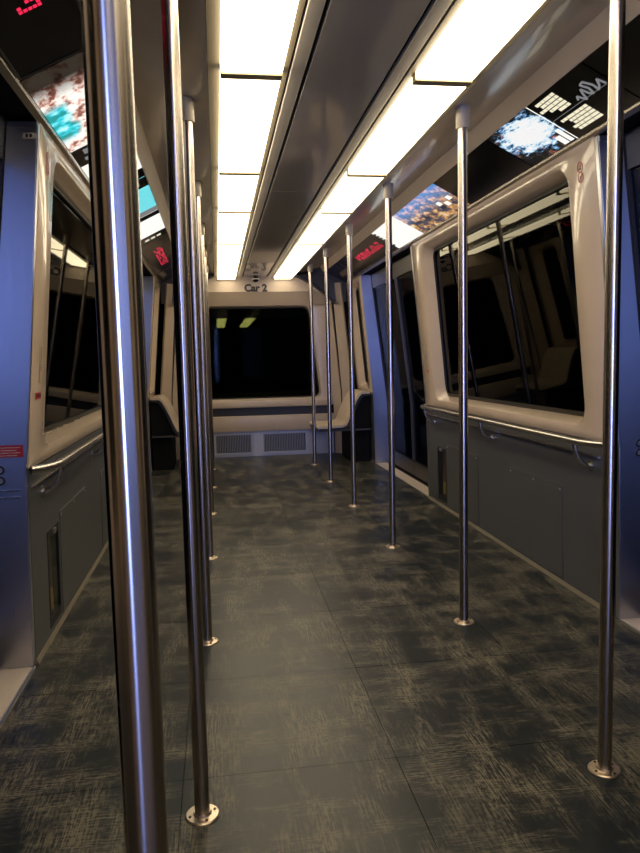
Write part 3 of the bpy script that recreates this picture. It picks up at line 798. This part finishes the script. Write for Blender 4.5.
for s in (-1, 1):
    side = 'left' if s < 0 else 'right'
    r = empty('prohibition_sticker'); r.matrix_world = wall_frame(s, 2.90, 1.928, 0.0015)
    tag(r, 'red double-circle prohibition sticker at the top of the %s window surround' % side, 'sticker', 'red circle stickers')
    mb = MB(); ring(mb, 0, 0.021, 0.023, 0.0035, 0, 0.0012); ring(mb, 0, -0.021, 0.023, 0.0035, 0, 0.0012)
    for cy in (0.021, -0.021):
        mb.quads([(-0.016, cy-0.012, 0.001), (-0.012, cy-0.016, 0.001), (0.016, cy+0.012, 0.001), (0.012, cy+0.016, 0.001)], [(0, 1, 2, 3)])
    d = mb.done('red_rings', M['red']); d.parent = r
    mb = MB(); mb.box(-0.007, 0.007, 0.010, 0.018, 0, 0.0008); mb.box(-0.004, 0.010, 0.023, 0.028, 0, 0.0008); mb.box(-0.009, 0.006, -0.024, -0.017, 0, 0.0008); mb.box(-0.003, 0.003, -0.034, -0.026, 0, 0.0008)
    d = mb.done('pictogram', M['shade']); d.parent = r
    # narrow notice and red tag lower down the same post; on the right it is on the far post
    yy = 2.905 if s < 0 else 5.395
    r = empty('notice_sticker'); r.matrix_world = wall_frame(s, yy, 1.165, 0.0015)
    tag(r, 'narrow upright notice with tiny print on the %s window surround' % side, 'sticker', 'narrow notices')
    d = MB().box(-0.024, 0.024, -0.075, 0.075, 0, 0.0008).done('backing', M['beige']); d.parent = r
    mb = MB()
    for q in range(9):
        zz = 0.066-q*0.011
        mb.box(-0.004, 0.016-random.random()*0.008, zz-0.005, zz, 0.0008, 0.0014)
    d = mb.done('tiny_print', M['ink']); d.parent = r
    d = MB().box(-0.020, -0.016, -0.07, 0.0, 0.0008, 0.0012).box(-0.020, 0.020, -0.072, -0.069, 0.0008, 0.0012).done('outline', M['shade']); d.parent = r
    r = empty('red_tag'); r.matrix_world = wall_frame(s, yy+0.02*(-1 if s < 0 else 0), 1.043, 0.0015)
    tag(r, 'small dark red tag below the narrow notice on the %s window surround' % side, 'sticker', 'small red tags')
    d = MB().box(-0.045 if s < 0 else -0.022, 0.045 if s < 0 else 0.022, -0.013, 0.013, 0, 0.001).done('plate', M['red']); d.parent = r
    mb = MB()
    for q in range(3): mb.box(-0.035+q*0.026 if s < 0 else -0.016+q*0.012, (-0.017+q*0.026) if s < 0 else (-0.008+q*0.012), -0.006, 0.006, 0.001, 0.0013)
    d = mb.done('print', M['ink']); d.parent = r
    # push buttons on the near door post
    for zz in (0.773, 0.733):
        r = empty('door_button', (s*1.292, 2.75, zz)); tag(r, '%s round black key button on the %s door post' % ('upper' if zz > 0.75 else 'lower', side), 'button', 'door post buttons')
        mb = MB(); ring(mb, 0, 0, 0.017, 0.006, 0, 0.006)
        d = mb.done('bezel', M['rubber']); d.parent = r; d.rotation_euler = (math.radians(90), 0, 0)
        d = MB().cyl((0, 0, 0), (0, 0, 0.004), 0.010, n=16).done('key_core', M['screw']); d.parent = r; d.rotation_euler = (math.radians(90), 0, 0)
# left post: red warning label, slots, small plate
r = empty('warning_label', (-1.255, 2.7485, 0.843)); tag(r, 'red warning label with fine white print on the left door post', 'label')
d = MB().box(-0.050, 0.050, -0.001, 0.0, -0.023, 0.023).done('backing', M['red']); d.parent = r
mb = MB()
for q in range(4): mb.box(-0.045, 0.040-0.012*(q % 2), -0.0016, -0.001, 0.015-q*0.010-0.0025, 0.015-q*0.010)
d = mb.done('fine_print', M['white']); d.parent = r
for zz in (0.694, 0.668):
    r = MB().box(-1.315, -1.225, 2.744, 2.751, zz-0.004, zz+0.003, 0.001, 1).done('slot_strip', M['steel']); tag(r, 'thin metal slot strip under the buttons on the left door post, %s one' % ('upper' if zz > 0.68 else 'lower'), 'slot', 'slot strips')
r = empty('number_plate', (-1.115, 2.748, 1.985)); tag(r, 'tiny grey plate at the top of the left door post', 'plate')
d = MB().box(-0.022, 0.022, -0.001, 0.0, -0.010, 0.010).done('backing', M['white']); d.parent = r
d = MB().box(-0.012, -0.004, -0.0016, -0.001, -0.006, 0.006).box(0.0, 0.010, -0.0016, -0.001, -0.006, 0.006).done('print', M['ink']); d.parent = r

# ================================================================== the next car, seen through the end window
wx = MB().box(-1.46, 1.46, 9.25, 9.31, 0, 0.74).box(-1.46, 1.46, 9.25, 9.31, 1.705, 2.27).box(-1.46, -0.72, 9.25, 9.31, 0.74, 1.705).box(0.72, 1.46, 9.25, 9.31, 0.74, 1.705).done('wall_next_car', M['shade'])
tag(wx, 'dark end wall of the next car beyond the end window', kind='structure')
w9 = empty('window_9', (0, 9.28, 0.74)); tag(w9, 'end window of the next car', kind='structure')
MB().box(-0.72, 0.72, 9.27, 9.276, 0.74, 1.705).done('pane', M['endglass'], w9)
nm = ['first', 'second', 'third']
for s in (-1, 1):
    side = 'left' if s < 0 else 'right'
    for k in range(3):
        a = 15.9+k*1.5; b_ = a+1.46
        r = empty('ceiling_light', (s*0.33, (a+b_)/2, 2.1)); tag(r, 'dim light panel beyond the end window, %s row, %s from the top' % (side, nm[k]), 'light panel', 'light panels of the next car')
        x0, x1 = sorted((s*0.215, s*0.435))
        MB().box(x0, x1, a+0.03, b_-0.03, 2.09, 2.115, 0.005, 1).done('diffuser', M['lamp'], r)
        MB().box(x0-0.02, x1+0.02, a, b_, 2.1155, 2.14).done('frame', M['lframe'], r)
